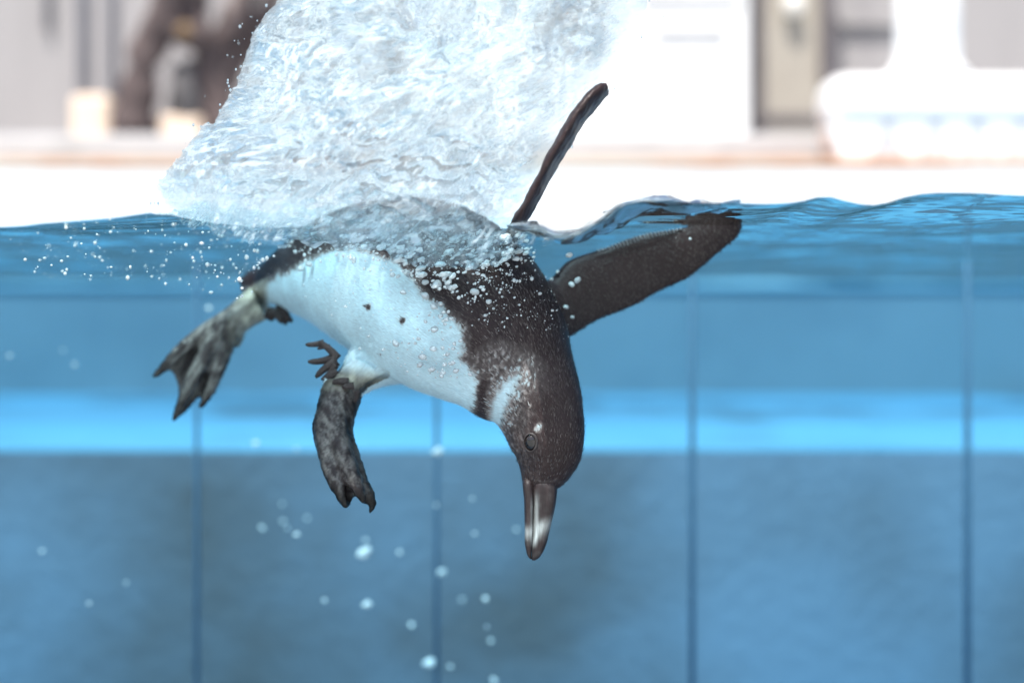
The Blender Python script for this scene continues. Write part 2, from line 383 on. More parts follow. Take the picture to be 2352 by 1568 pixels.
# far flipper, broadside: upper edge and lower edge stations
up = [c3(600, 560), c3(700, 560), c3(770, 575), c3(880, 462), c3(1000, 415), c3(1100, 385), c3(1300, 312), c3(1550, 265), c3(1750, 205), c3(1850, 178), c3(1905, 195), c3(1922, 225)]
lo = [c3(600, 950), c3(760, 980), c3(900, 912), c3(1050, 820), c3(1165, 775), c3(1280, 728), c3(1450, 632), c3(1600, 565), c3(1790, 410), c3(1890, 325), c3(1920, 280), c3(1926, 255)]
yy = [1.10, 1.11, 1.12, 1.125, 1.128, 1.13, 1.13, 1.125, 1.115, 1.11, 1.107, 1.106]
th = [.012, .012, .011, .009, .0085, .008, .007, .0055, .0045, .0038, .0032, .0022]
rows = [((a[0] + b[0]) / 2, (a[1] + b[1]) / 2, y, (b[0] - a[0]) / 2, (b[1] - a[1]) / 2, .004, h) for a, b, y, h in zip(up, lo, yy, th)]
add(*blade(rows))
# near flipper, edge-on, rising out of the water
def c5(x, y): return ((1400 + x * .57411) * .60308, (0 + y * .57411) * .60308)
nf = [((1150, 600), 20, .022), ((1172, 550), 19, .024), (c5(1010, 1470), 17, .027), (c5(1070, 1380), 16, .031), (c5(1150, 1230), 17, .034), (c5(1230, 1080), 18, .036), (c5(1310, 940), 19, .035), (c5(1400, 790), 20, .032), (c5(1480, 680), 19, .027), (c5(1550, 615), 17, .02), (c5(1590, 590), 10, .012)]
rows = []
for i, ((u, v), h, dch) in enumerate(nf):
    y = np.interp(i, [0, 2, 10], [1.045, 1.00, .985])
    rows.append((u + random.uniform(-2, 2), v, y, 5, 4, dch, h * .86 * random.uniform(.88, 1.02) / F * y))
add(*blade(rows))

def slab(poly, yfun, tfun):
    """closed plate from an outline in frame pixels with distance yfun(u,v) and half thickness tfun(u,v)"""
    n = len(poly); vs = [P(u, v, yfun(u, v) - tfun(u, v)) for u, v in poly] + [P(u, v, yfun(u, v) + tfun(u, v)) for u, v in poly]
    tri = tessellate_polygon([[Vector((u, v, 0)) for u, v in poly]])
    area = sum((poly[i][0] * poly[(i + 1) % n][1] - poly[(i + 1) % n][0] * poly[i][1]) for i in range(n))
    fs = []
    for a, b, c in tri: fs.append((a, b, c)); fs.append((c + n, b + n, a + n))
    fs += [((i + 1) % n, i, i + n, (i + 1) % n + n) for i in range(n)]
    bm = bmesh.new(); bv = [bm.verts.new(v) for v in vs]
    for f in fs:
        try: bm.faces.new([bv[i] for i in f])
        except ValueError: pass
    bmesh.ops.recalc_face_normals(bm, faces=bm.faces[:]); bm.verts.index_update()
    r = [v.co.copy() for v in bm.verts], [tuple(v.index for v in f.verts) for f in bm.faces]; bm.free(); return r
def chain(pts, rad):
    q = interp([(*p, r) for p, r in zip(pts, rad)], 5)
    return tube([P(u, v, y) for u, v, y, r in q], [r for u, v, y, r in q], 12)
foot1 = [c2(*p) for p in [(830, 120), (740, 180), (640, 240), (540, 320), (430, 390), (330, 450), (250, 530), (200, 600), (150, 650), (122, 688), (150, 668), (185, 645), (235, 640), (262, 680), (282, 740), (283, 800), (270, 870), (245, 955), (285, 920), (335, 880), (380, 825), (402, 797), (432, 812), (425, 850), (402, 875), (440, 850), (475, 800), (515, 745), (550, 650), (575, 560), (600, 490), (612, 488), (625, 512), (648, 495), (668, 460), (680, 405), (705, 370), (760, 335), (830, 300)]]
y1 = lambda u, v: 1.215 + .00012 * (420 - u) * -1
t1 = lambda u, v: float(np.interp(u, [330, 420, 500, 600], [.003, .0042, .007, .013]))
add(*slab(foot1, y1, t1))
add(*chain([(*c2(760, 240), 1.218), (*c2(600, 330), 1.214), (*c2(440, 420), 1.209), (*c2(300, 520), 1.203), (*c2(190, 630), 1.197), (*c2(126, 684), 1.194)], [.016, .010, .008, .0062, .0042, .0016]))
add(*chain([(*c2(760, 260), 1.216), (*c2(560, 400), 1.208), (*c2(420, 600), 1.200), (*c2(320, 800), 1.196), (*c2(250, 945), 1.196)], [.014, .0095, .0075, .0055, .0018]))
add(*chain([(*c2(720, 280), 1.218), (*c2(600, 420), 1.211), (*c2(520, 620), 1.206), (*c2(460, 780), 1.204), (*c2(408, 870), 1.204)], [.013, .0085, .007, .0048, .0016]))
foot2 = [c2(*p) for p in [(1330, 560), (1270, 620), (1210, 690), (1158, 745), (1140, 800), (1128, 855), (1102, 888), (1118, 902), (1082, 955), (1083, 1010), (1098, 1080), (1132, 1200), (1172, 1310), (1220, 1372), (1240, 1430), (1284, 1470), (1316, 1425), (1325, 1388), (1350, 1392), (1378, 1425), (1397, 1445), (1412, 1430), (1427, 1455), (1420, 1500), (1445, 1470), (1447, 1415), (1422, 1350), (1372, 1250), (1322, 1120), (1287, 1010), (1298, 950), (1313, 890), (1326, 845), (1342, 828), (1352, 775), (1405, 720), (1520, 665)]]
y2 = lambda u, v: float(np.interp(v, [800, 900, 1180], [1.10, 1.085, 1.05]))
t2 = lambda u, v: float(np.interp(v, [830, 880, 960, 1100, 1180], [.022, .014, .0085, .0058, .003]))
add(*slab(foot2, y2, t2))
add(*chain([(*c2(1240, 740), 1.082), (*c2(1160, 950), 1.068), (*c2(1170, 1150), 1.056), (*c2(1220, 1310), 1.048), (*c2(1282, 1462), 1.045)], [.013, .0085, .007, .006, .002]))
add(*chain([(*c2(1250, 740), 1.082), (*c2(1220, 950), 1.066), (*c2(1270, 1150), 1.052), (*c2(1330, 1300), 1.046), (*c2(1392, 1435), 1.044)], [.014, .009, .0075, .006, .002]))
add(*chain([(*c2(1290, 760), 1.084), (*c2(1260, 980), 1.070), (*c2(1310, 1150), 1.060), (*c2(1380, 1320), 1.054), (*c2(1438, 1420), 1.052), (*c2(1424, 1492), 1.052)], [.013, .0085, .007, .0055, .0036, .0014]))
# thigh that carries the hanging foot
add(*chain([(*c2(1560, 520), 1.10), (*c2(1440, 600), 1.098), (*c2(1340, 690), 1.092), (*c2(1260, 760), 1.084)], [.030, .022, .015, .011]))
# tail
for du, dv, r in ((-30, 12, .007), (-22, 26, .006), (-34, -6, .007), (-20, -22, .006)):
    add(*chain([(640, 640, 1.215), (605 + du * .3, 648 + dv * .4, 1.222), (585 + du, 652 + dv, 1.23)], [.018, .011, r * .35]))

raw = mesh('body_raw', VX, FX)
ro = link('body_raw', raw)
rm = ro.modifiers.new('r', 'REMESH'); rm.mode = 'VOXEL'; rm.voxel_size = .0014; rm.adaptivity = 0
sm = ro.modifiers.new('s', 'SMOOTH'); sm.factor = .5; sm.iterations = 7
dg = bpy.context.evaluated_depsgraph_get()
body_me = bpy.data.meshes.new_from_object(ro.evaluated_get(dg), depsgraph=dg)
bpy.data.objects.remove(ro); bpy.data.meshes.remove(raw)
body_me.name = 'penguin_body'
nv = len(body_me.vertices)
co = np.empty(nv * 3); body_me.vertices.foreach_get('co', co); co = co.reshape(-1, 3)
no = np.empty(nv * 3); body_me.vertices.foreach_get('normal', no); no = no.reshape(-1, 3)
print('body verts', nv)
rough_ = (V0 - co[:, 2] / co[:, 1] * F < 530) & (co[:, 0] > 0) & (co[:, 1] < 1.045)
co = co + no * (np.where(rough_, .0008, 0) * fbm(co * np.array([150., 90., 60.]), 4) + np.where((co[:, 2] < -.02) & (co[:, 0] < -.10), .0007, 0) * fbm(co * 240 + 8, 3))[:, None]
body_me.vertices.foreach_set('co', co.ravel()); body_me.update(); body_me.vertices.foreach_get('normal', (no_ := np.empty(nv * 3))); no = no_.reshape(-1, 3)
uu = co[:, 0] / co[:, 1] * F + U0; vv_ = V0 - co[:, 2] / co[:, 1] * F
uv = np.stack([uu, vv_], 1)

def sd_poly(p, poly):
    """signed distance in pixels, positive inside"""
    poly = np.array(poly, float); d = np.full(len(p), 1e9); ins = np.zeros(len(p), bool)
    for i in range(len(poly)):
        a, b = poly[i], poly[(i + 1) % len(poly)]; ab = b - a
        tt = np.clip(((p - a) @ ab) / max(ab @ ab, 1e-9), 0, 1)
        d = np.minimum(d, np.linalg.norm(p - a - tt[:, None] * ab, axis=1))
        c = (a[1] > p[:, 1]) != (b[1] > p[:, 1])
        ins ^= c & (p[:, 0] < (b[0] - a[0]) * (p[:, 1] - a[1]) / (b[1] - a[1] + 1e-12) + a[0])
    return np.where(ins, d, -d)
def sstep(x, a, b):
    q = np.clip((x - a) / (b - a), 0, 1); return q * q * (3 - 2 * q)
def sd_line(p, pts):
    pts = np.array(pts, float); d = np.full(len(p), 1e9)
    for a, b in zip(pts[:-1], pts[1:]):
        ab = b - a; tt = np.clip(((p - a) @ ab) / max(ab @ ab, 1e-9), 0, 1)
        d = np.minimum(d, np.linalg.norm(p - a - tt[:, None] * ab, axis=1))
    return d

# nearest spine station, for the feather direction
idx = np.empty(nv, int)
for s in range(0, nv, 20000):
    idx[s:s + 20000] = np.argmin(((co[s:s + 20000, None, :] - cen[None]) ** 2).sum(2), 1)
rel = co - cen[idx]
phi = np.arctan2((rel * BX[idx]).sum(1) / rb[idx], (rel * AX[idx]).sum(1) / ra[idx])  # 0 = belly side, pi = back
flow = tan[idx].copy()
# flippers get a flow of their own
flip_far = sd_poly(uv, [c3(770, 560), c3(880, 440), c3(1300, 280), c3(1900, 140), c3(1960, 240), c3(1800, 450), c3(1280, 760), c3(880, 940)]) > -4
flip_far &= (co[:, 1] > 1.085) & (uu > 1245)
flip_near = (vv_ < 545) & (uu > 1160) & (co[:, 1] < 1.045)
# wobble for ragged boundaries
fine = fbm(co * 220, 3); mid = fbm(co * 60 + 9, 3)
puv = uv + np.stack([mid * 8 + fine * 6, fbm(co * 60 + 31, 3) * 8], 1)
belly = sd_poly(puv, [c8(-400, 1100), c8(150, 760), c8(380, 650), c8(560, 540), c8(720, 470), c8(900, 450), c8(1020, 500), c8(1200, 580), c8(1330, 690), c8(1400, 800), c8(1540, 920), c8(1640, 1010), c8(1705, 1090), c8(1712, 1200), c8(1700, 1290), c1(340, 170), c1(392, 260), c1(385, 330), c1(360, 480), c1(340, 540), (1060, 1100), (700, 1000), (400, 900)])
w_belly = sstep(belly, -15, 17)
thr_l = [c1(590, 760), c1(530, 640), c1(505, 540), c1(525, 430), c1(575, 310), c1(650, 215), c1(720, 150)]
td = sd_line(uv + np.stack([mid * 3 + fine * 2, fine * 2], 1), thr_l)
ts = np.clip((c1(0, 760)[1] - vv_) / (c1(0, 760)[1] - c1(0, 150)[1]), 0, 1)
thr_w = np.interp(ts, [0, .25, .5, .75, 1], [10, 20, 24, 26, 24])
w_thr = (.34 * np.exp(-(td / 11) ** 2) * sstep(ts, .2, .5) + .36 * np.exp(-(td / thr_w) ** 2) + .24 * np.exp(-(td / 60) ** 2)) * np.interp(ts, [0, .3, .6, .8, 1], [.75, .95, 1, .7, .15])
grey = sd_poly(puv, [c1(320, 120), c1(480, 20), c1(720, 60), c1(800, 150), c1(760, 300), c1(660, 400), c1(700, 480), c1(640, 560), c1(500, 600), c1(380, 540), c1(390, 300)])
w_grey = sstep(grey, -25, 25)
band = sd_line(uv + np.stack([mid * 3, mid * 3], 1), [c1(425, 270), c1(405, 380), c1(400, 480), c1(430, 560), c1(505, 655), c1(540, 700)])
w_band = 1 - sstep(band, 5, 17)
front = (no * (co / np.linalg.norm(co, axis=1)[:, None])).sum(1) < .15
# the far side of the animal mirrors the near one: white belly, dark back
w_far = (1 - sstep(np.abs(phi), 1.3, 1.6)) * sstep(idx, 48, 62) + (1 - sstep(np.abs(phi), .7, 1.1)) * (1 - sstep(idx, 44, 58)) * .8 * sstep(idx, 34, 42)
pale = np.clip(w_belly + w_thr * .95 + w_grey * .30 * (1 - w_belly), 0, 1) * (1 - .92 * w_band)
white = np.where(front, pale, w_far)
brow = sd_poly(uv, [c1(752, 590), c1(775, 548), c1(802, 532), c1(806, 556), c1(800, 606), c1(775, 600)])
white = np.maximum(white, sstep(brow, -3.5, 4.0) * .72 * front)
fleck = sd_poly(uv, [c1(721, 412), c1(733, 410), c1(735, 440), c1(724, 445)]); white = np.maximum(white, sstep(fleck, -2, 1.5) * .8 * front)
lores = 1 - sstep(sd_line(uv, [c1(690, 800), c1(720, 860), c1(748, 905), c1(800, 930), c1(870, 930), c1(915, 915)]), 1, 4); white = np.maximum(white, lores * .14 * front)
for sx_, sy_, r_ in ((846, 704, 6.5), (924, 737, 6.0), (874, 815, 3.5), (1000, 705, 3)):
    white *= 1 - (1 - sstep(np.hypot(uu - sx_, (vv_ - sy_) * .8) + fine * 2, r_ * .5, r_ * 1.25)) * .93
white[flip_far | flip_near] = 0
# legs and feet
s1 = sd_poly(uv, foot1); s2 = sd_poly(uv, foot2)
leg = np.zeros(nv)
l1 = (s1 > -16) & (uu < c2(820, 0)[0]) & (co[:, 1] > 1.17)
l2 = ((s2 > -10) & (vv_ > c2(0, 560)[1]) & (co[:, 1] < 1.125)) | (vv_ > c2(0, 800)[1]) & (uu < c2(1480, 0)[0]) & (uu > c2(1050, 0)[0])
leg = np.maximum(l1 * sstep(c2(835, 0)[0] - uu, -6, 22), l2 * sstep(vv_ + .35 * (1300 * .4 - uu * .4), c2(0, 600)[1] + 60, c2(0, 690)[1] + 70) )
mott = sstep(fbm(co * np.array([90, 90, 60]) + 5, 4), -.25, .5)
streak = np.where(l2, sstep(fbm(np.stack([(uu + (vv_ - 1000) * -.28) * .06, vv_ * .028, co[:, 1] * 20], 1), 5, .75), -.6, .9), sstep(fbm(np.stack([(uu * .5 - vv_ * .86) * .016, (uu * .86 + vv_ * .5) * .05, co[:, 1] * 20], 1), 5, .7), -.5, .8))
skin = np.array([.030, .024, .025])[None] * (1 - streak)[:, None] + np.array([.17, .165, .155])[None] * streak[:, None]
yel = np.clip(np.maximum(sstep(uu, c2(540, 0)[0], c2(720, 0)[0]) * l1, (1 - sstep(vv_, c2(0, 700)[1], c2(0, 790)[1])) * l2), 0, 1) * (.35 + .65 * mott)
skin = skin * (1 - yel[:, None]) + np.array([.42, .43, .35])[None] * yel[:, None]
edge_d = np.where(l2, np.clip(1 - s2 / 14, 0, 1), 0) * .6
skin *= (1 - edge_d)[:, None]
tips = np.maximum((1 - sstep(uu, 350, 440)) * l1 * .6 + l1 * sstep(vv_, 860, 930) * .5, l2 * sstep(vv_, c2(0, 1330)[1], c2(0, 1420)[1]) * .75); skin *= (1 - np.clip(tips, 0, .85))[:, None]
speck = sstep(fbm(np.stack([co[:, 0] * 520, co[:, 1] * 520, co[:, 2] * 260], 1), 2), -.1, .7)
wq = np.clip(white + (speck - .45) * .6 * np.exp(-((white - .45) / .28) ** 2), 0, 1)
cd = np.array([.029, .0175, .018]); cw = np.array([.55, .74, .80]); cg = np.array([.25, .225, .215])  # white plumage colour carries a cyan tint for the blue underwater light
mid_c = np.where((wq < .5)[:, None], cd + (cg - cd) * (wq / .5)[:, None], cg + (cw - cg) * ((wq - .5) / .5)[:, None])
colr = mid_c * (1 - leg)[:, None] + skin * leg[:, None]
def set_col(me, c):
    a = me.color_attributes.new('plumage', 'FLOAT_COLOR', 'POINT'); a.data.foreach_set('color', np.concatenate([c, np.ones((len(c), 1))], 1).ravel())
set_col(body_me, colr)
a = body_me.attributes.new('skin', 'FLOAT', 'POINT'); a.data.foreach_set('value', leg)
# feather coordinates: along the spine and round it
arc = np.concatenate([[0], np.cumsum(np.linalg.norm(np.diff(cen, axis=0), axis=1))])
al = arc[idx] + (rel * tan[idx]).sum(1)
fc = np.stack([al, phi * np.maximum(ra[idx], .03), np.zeros(nv)], 1)
fl_u = np.array([.86, 0, .5]); fl_v = np.array([-.5, 0, .86])
fc[flip_far] = np.stack([co[flip_far] @ fl_v, co[flip_far] @ fl_u, np.ones(flip_far.sum())], 1)
a = body_me.attributes.new('feather', 'FLOAT_VECTOR', 'POINT'); a.data.foreach_set('vector', fc.ravel())
body_me.polygons.foreach_set('use_smooth', [True] * len(body_me.polygons))

m, t, out = new_mat('plumage'); L = t.links.new
b = N(t, 'BsdfPrincipled', i_Roughness=.42); b.inputs['Specular IOR Level'].default_value = .25; L(b.outputs[0], out.inputs[0])
ca = N(t, 'Attribute', attribute_name='plumage'); fa = N(t, 'Attribute', attribute_name='feather')
mp = N(t, 'Mapping'); mp.inputs['Scale'].default_value = (220, 900, 1); L(fa.outputs['Vector'], mp.inputs[0])
n1 = N(t, 'TexNoise', i_Scale=1.0, i_Detail=2.0, i_Roughness=.5); L(mp.outputs[0], n1.inputs['Vector'])
tc = N(t, 'TexCoord'); n2 = N(t, 'TexNoise', i_Scale=45.0, i_Detail=5.0); L(tc.outputs['Object'], n2.inputs['Vector'])
r1 = ramp(t, [(.25, (.80, .80, .80)), (.72, (1.16, 1.16, 1.16))]); L(n1.outputs[0], r1.inputs[0])
r2 = ramp(t, [(.3, (.85, .83, .83)), (.7, (1.12, 1.12, 1.12))]); L(n2.outputs[0], r2.inputs[0])
mm = N(t, 'Mix', data_type='RGBA', blend_type='MULTIPLY'); mm.inputs[0].default_value = 1; L(ca.outputs['Color'], mm.inputs[6]); L(r1.outputs[0], mm.inputs[7])
m2 = N(t, 'Mix', data_type='RGBA', blend_type='MULTIPLY'); m2.inputs[0].default_value = 1; L(mm.outputs[2], m2.inputs[6]); L(r2.outputs[0], m2.inputs[7])
L(m2.outputs[2], b.inputs['Base Color'])
bp = N(t, 'Bump', i_Strength=.32, i_Distance=.0012); L(n1.outputs[0], bp.inputs['Height']); L(bp.outputs[0], b.inputs['Normal'])
M['plumage'] = m

peng = empty('penguin', P(1240, 1112, 1.045))
peng.location = Vector((cen[len(cen) // 2][0], 1.08, ZW - .2))
bvh_v = [Vector(c) for c in co]
polys = [tuple(p.vertices) for p in body_me.polygons]
bvh = BVHTree.FromPolygons(bvh_v, polys)
def hit(u, v):
    d = P(u, v, 1).normalized(); h = bvh.ray_cast(Vector((0, 0, 0)), d)
    return (h[0], h[1]) if h[0] else (None, None)
part('body', body_me, M['plumage'], peng)

# bill: two mandibles
m, t, out = new_mat('bill_horn'); L = t.links.new
b = N(t, 'BsdfPrincipled', i_Roughness=.48); b.inputs['Specular IOR Level'].default_value = .3; L(b.outputs[0], out.inputs[0]); ca = N(t, 'Attribute', attribute_name='plumage')
tc = N(t, 'TexCoord'); mp = N(t, 'Mapping'); mp.inputs['Scale'].default_value = (420, 420, 60); L(tc.outputs['Object'], mp.inputs[0])
n1 = N(t, 'TexNoise', i_Scale=1.0, i_Detail=3.0); L(mp.outputs[0], n1.inputs['Vector'])
r1 = ramp(t, [(.3, (.7, .7, .7)), (.7, (1.3, 1.3, 1.3))]); L(n1.outputs[0], r1.inputs[0])
mm = N(t, 'Mix', data_type='RGBA', blend_type='MULTIPLY'); mm.inputs[0].default_value = 1; L(ca.outputs['Color'], mm.inputs[6]); L(r1.outputs[0], mm.inputs[7]); L(mm.outputs[2], b.inputs['Base Color'])
bp = N(t, 'Bump', i_Strength=.3, i_Distance=.0008); L(n1.outputs[0], bp.inputs['Height']); L(bp.outputs[0], b.inputs['Normal'])
M['bill'] = m
bill = None
def mandible(name, rows, parent=None, pale_fn=None):
    q = interp([(*c1((a + b_) / 2, y), (b_ - a) / 2 * .3461, d) for y, a, b_, d in rows], 8)
    rr = []
    for u, v, h, d in q:
        a = np.arange(30) * 2 * math.pi / 30; Y = 1.043
        ca_, sa_ = np.cos(a), np.sin(a)
        rr.append(np.stack([(u - U0 + h * np.sign(ca_) * np.abs(ca_) ** .8) / F * Y, Y + d * np.sign(sa_) * np.abs(sa_) ** .8, np.full(30, (V0 - v) / F * Y)], 1))
    vs, fs = loft(rr); me = mesh(name, vs, fs)
    c = np.array(vs); pu = c[:, 0] / 1.043 * F + U0; pv = V0 - c[:, 2] / 1.043 * F
    X1 = (pu / .60308 - 1600) / .57389; Y1 = (pv / .60308 - 1300) / .57389
    pc = pale_fn(X1, Y1, c)
    set_col(me, np.array([.032, .022, .022])[None] * (1 - pc)[:, None] + np.array([.42, .45, .44])[None] * pc[:, None])
    return part(name, me, M['bill'], peng)
def pale_up(x, y, c):
    s1_ = np.exp(-((x - 770 + (y - 1100) * .02) / 14) ** 2) * sstep(y, 960, 1080) * (1 - sstep(y, 1160, 1260)) * .55
    s2_ = np.exp(-((x - (800 - (y - 1200) * .35)) / 17) ** 2) * sstep(y, 1150, 1230) * (1 - sstep(y, 1300, 1390)) * .9
    s3_ = np.exp(-((y - 1225 - (x - 800) * -.25) / 48) ** 2) * .42
    return np.clip(s1_ + s2_ + s3_ + fbm(c * 200, 2) * .06, 0, 1)
def pale_lo(x, y, c):
    return np.clip(np.exp(-((y - 1260) / 42) ** 2) * .6 + np.exp(-((x - 742) / 8) ** 2) * sstep(y, 980, 1100) * .4 * (1 - sstep(y, 1300, 1400)) + fbm(c * 200, 2) * .06, 0, 1)
mandible('upper_mandible', [(900, 760, 895, .006), (945, 744, 912, .0092), (1050, 748, 904, .0096), (1150, 748, 885, .009), (1250, 746, 861, .008), (1330, 743, 842, .0072), (1390, 741, 818, .006), (1425, 740, 796, .0046), (1443, 740, 775, .003), (1450, 744, 762, .0012)], pale_fn=pale_up)
mandible('lower_mandible', [(900, 690, 735, .005), (945, 680, 752, .0085), (1050, 689, 753, .0084), (1150, 692, 752, .0075), (1250, 694, 750, .0066), (1330, 694, 747, .006), (1390, 704, 740, .005), (1420, 714, 739, .0036), (1440, 728, 740, .0015)], pale_fn=pale_lo)

# eyes with lids
m, t, out = new_mat('eye'); L = t.links.new
b = N(t, 'BsdfPrincipled', i_Roughness=.08); b.inputs['Specular IOR Level'].default_value = .8; L(b.outputs[0], out.inputs[0])
ca = N(t, 'Attribute', attribute_name='plumage'); L(ca.outputs['Color'], b.inputs['Base Color']); M['eye'] = m
M['lid'] = surface_mat('eyelid_skin', (.030, .022, .022), (.06, .05, .048), 260, .6)
def eye(center, normal):
    nrm = normal.normalized(); upv = Vector((.12, 0, 1)); upv = (upv - nrm * upv.dot(nrm)).normalized(); sd = upv.cross(nrm)
    c0 = center - nrm * .0044
    bm = bmesh.new(); bmesh.ops.create_uvsphere(bm, u_segments=32, v_segments=20, radius=.0072)
    dirs = np.array([v.co.normalized() for v in bm.verts])
    for v in bm.verts: v.co = c0 + sd * v.co.x * .82 + upv * v.co.y * 1.05 + nrm * v.co.z
    me = bpy.data.meshes.new('eye'); bm.to_mesh(me); bm.free(); me.polygons.foreach_set('use_smooth', [True] * len(me.polygons))
    r = np.hypot(dirs[:, 0] + .03, dirs[:, 1] + .10) / np.maximum(.001, 1) + (dirs[:, 2] < 0) * 9
    k_ = sstep(r, .40, .47)[:, None]
    set_col(me, np.array([.006, .005, .005])[None] * (1 - k_) + np.array([.022, .016, .015])[None] * k_)
    e = part('eye', me, M['eye'], peng)
    rr = []
    for i in range(36):
        a = 2 * math.pi * i / 36; cp = c0 + nrm * .0046 + sd * math.cos(a) * .0048 + upv * math.sin(a) * .0066
        rad_ = (sd * math.cos(a) + upv * math.sin(a)).normalized(); wdt = .0007 + .0003 * math.cos(a - .4)
        rr.append([cp + rad_ * wdt * math.cos(q) + nrm * .0012 * math.sin(q) for q in np.arange(8) * math.pi / 4])
    vs = [p for r_ in rr for p in r_]; fs = [(i * 8 + k, i * 8 + (k + 1) % 8, ((i + 1) % 36) * 8 + (k + 1) % 8, ((i + 1) % 36) * 8 + k) for i in range(36) for k in range(8)]
    lid = mesh('eyelid', vs, fs); lo_ = link('eyelid', lid, M['lid'], e); lid.transform(__import__('mathutils').Matrix.Translation(-peng.location))
h, hn = hit(*c1(733, 668)); eye(h, hn)
hb = bvh.ray_cast(Vector((h.x, 1.6, h.z)), Vector((0, -1, 0))); eye(hb[0], hb[1])

# dark feather tufts round the legs
def feather_blade(p0, p1, wid, y, bend=0):
    n = 7; vs = []; d = np.array(p1, float) - p0; ln = np.linalg.norm(d); d /= ln; nrm = np.array((-d[1], d[0]))
    for i in range(n):
        s = i / (n - 1); c = np.array(p0) + d * ln * s + nrm * bend * math.sin(s * math.pi)
        hw = wid * (1 - .45 * s) * (1 if i < n - 1 else .55)
        for sg in (-1, 1):
            for dy in (-.0022, .0022): vs.append(P(*(c + nrm * hw * sg), y + dy * (1 - .5 * s)))
    fs = []
    for i in range(n - 1):
        a, b_ = i * 4, i * 4 + 4
        fs += [(a, a + 2, b_ + 2, b_), (a + 3, a + 1, b_ + 1, b_ + 3), (a + 1, a, b_, b_ + 1), (a + 2, a + 3, b_ + 3, b_ + 2)]
    fs += [(0, 1, 3, 2), (n * 4 - 4, n * 4 - 2, n * 4 - 1, n * 4 - 3)]
    return vs, fs
M['tuft'] = surface_mat('dark_feather', (.020, .014, .014), (.036, .027, .027), 120, .7, bump=.3, bump_scale=600)
for a, b_, wd, y, bd in [((1235, 575), (1120, 470), 13, 1.085, 6), ((1150, 478), (1040, 490), 10, 1.088, -3), ((1190, 500), (1110, 515), 7, 1.087, 2), ((1225, 560), (1055, 592), 13, 1.086, -8), ((1230, 580), (1120, 590), 11, 1.084, 4), ((1232, 590), (1100, 685), 14, 1.083, 8), ((1225, 610), (1135, 700), 10, 1.081, -5), ((1235, 650), (1150, 720), 14, 1.079, 4), ((1300, 715), (1200, 715), 13, 1.068, 6), ((1345, 760), (1335, 832), 11, 1.066, -4), ((1330, 735), (1260, 745), 11, 1.066, 3)] + \
        [((800, 300), (965, 350), 17, 1.19, -14), ((815, 285), (930, 368), 15, 1.188, -10), ((840, 290), (900, 360), 13, 1.186, -5), ((850, 280), (950, 340), 16, 1.187, -12), ((810, 300), (850, 345), 13, 1.189, 3)]:
    part('feather', mesh('feather', *feather_blade(c2(*a), c2(*b_), wd * .8, y, bd * .5)), M['tuft'], peng)
# stiff pale quills on the leading edge of the spread flipper
M['quill'] = surface_mat('pale_quill', (.16, .17, .18), (.26, .28, .29), 90, .5)
vs, fs = [], []
el_ = interp([c3(900, 455), c3(1000, 415), c3(1100, 388), c3(1300, 318), c3(1430, 290), c3(1560, 268)], 60)
dl = np.concatenate([[0], np.cumsum(np.hypot(*np.diff(el_, axis=0).T))])
for s in np.arange(dl[-1] * .25, dl[-1], 8.5):
    u, v = np.interp(s, dl, el_[:, 0]), np.interp(s, dl, el_[:, 1]); ln = random.uniform(.6, 1.1) * 11 * math.sin(math.pi * min(1, (s / dl[-1] - .25) / .75)) ** .8 + 1
    q = chain([(u + 5, v + ln * .8, 1.1190), (u + 1, v, 1.1170), (u - 3, v - ln * .4, 1.1195)], [.0003, .0008, .0002])
    n_ = len(vs); vs += q[0]; fs += [tuple(i + n_ for i in f) for f in q[1]]
tag(part('quill_fringe', mesh('quill_fringe', vs, fs), M['quill'], peng), kind='stuff')

# thousands of tiny feather tips lying along the coat
tri = np.array([(p.vertices[0], p.vertices[1], p.vertices[2]) for p in body_me.polygons])
fcv = tri[:, 0]
ok = (leg[fcv] < .05) & ((wq[fcv] < .75) | (rng.random(len(fcv)) < .25)) & (co[fcv, 1] < 1.2) & ~flip_near[fcv]
cand = np.where(ok)[0]
pick = rng.choice(cand, 42000)
vs, fs, cs = [], [], []
nn_ = no[fcv[pick]]; pp_ = co[fcv[pick]] + rng.normal(size=(len(pick), 3)) * .0005
fw = np.where(flip_far[fcv[pick]][:, None], np.array([[-.5, 0, .86]]) * -1, flow[fcv[pick]])
fw = fw + rng.normal(size=fw.shape) * .12
fw -= nn_ * (fw * nn_).sum(1)[:, None]; fw /= np.linalg.norm(fw, axis=1)[:, None] + 1e-9
sdw = np.cross(nn_, fw)
wv = wq[fcv[pick]]
ln_ = rng.uniform(.0018, .0042, len(pick)) * np.where(flip_far[fcv[pick]], .6, 1); wd_ = rng.uniform(.00014, .0003, len(pick))
p0 = pp_ - nn_ * .0002
lift = rng.uniform(.0003, .0009, len(pick))
quad = np.stack([p0 - sdw * wd_[:, None], p0 + sdw * wd_[:, None], p0 + fw * ln_[:, None] * .6 + sdw * wd_[:, None] * .8 + nn_ * (lift * .7)[:, None], p0 + fw * ln_[:, None] + nn_ * lift[:, None], p0 + fw * ln_[:, None] * .6 - sdw * wd_[:, None] * .8 + nn_ * (lift * .7)[:, None]], 1)
vs = quad.reshape(-1, 3); fs = [tuple(range(i * 5, i * 5 + 5)) for i in range(len(pick))]
bc = mid_c[fcv[pick]]
rr_ = rng.random(len(pick))
tip = np.where((wv < .35)[:, None], np.where((rr_ < .20 * ~flip_far[fcv[pick]])[:, None], np.array([[.14, .118, .115]]), np.array([[.05, .036, .035]])), np.where((wv < .75)[:, None], np.where((rr_ < .5)[:, None], np.array([[.5, .5, .48]]), np.array([[.06, .045, .042]])), bc * 1.02))
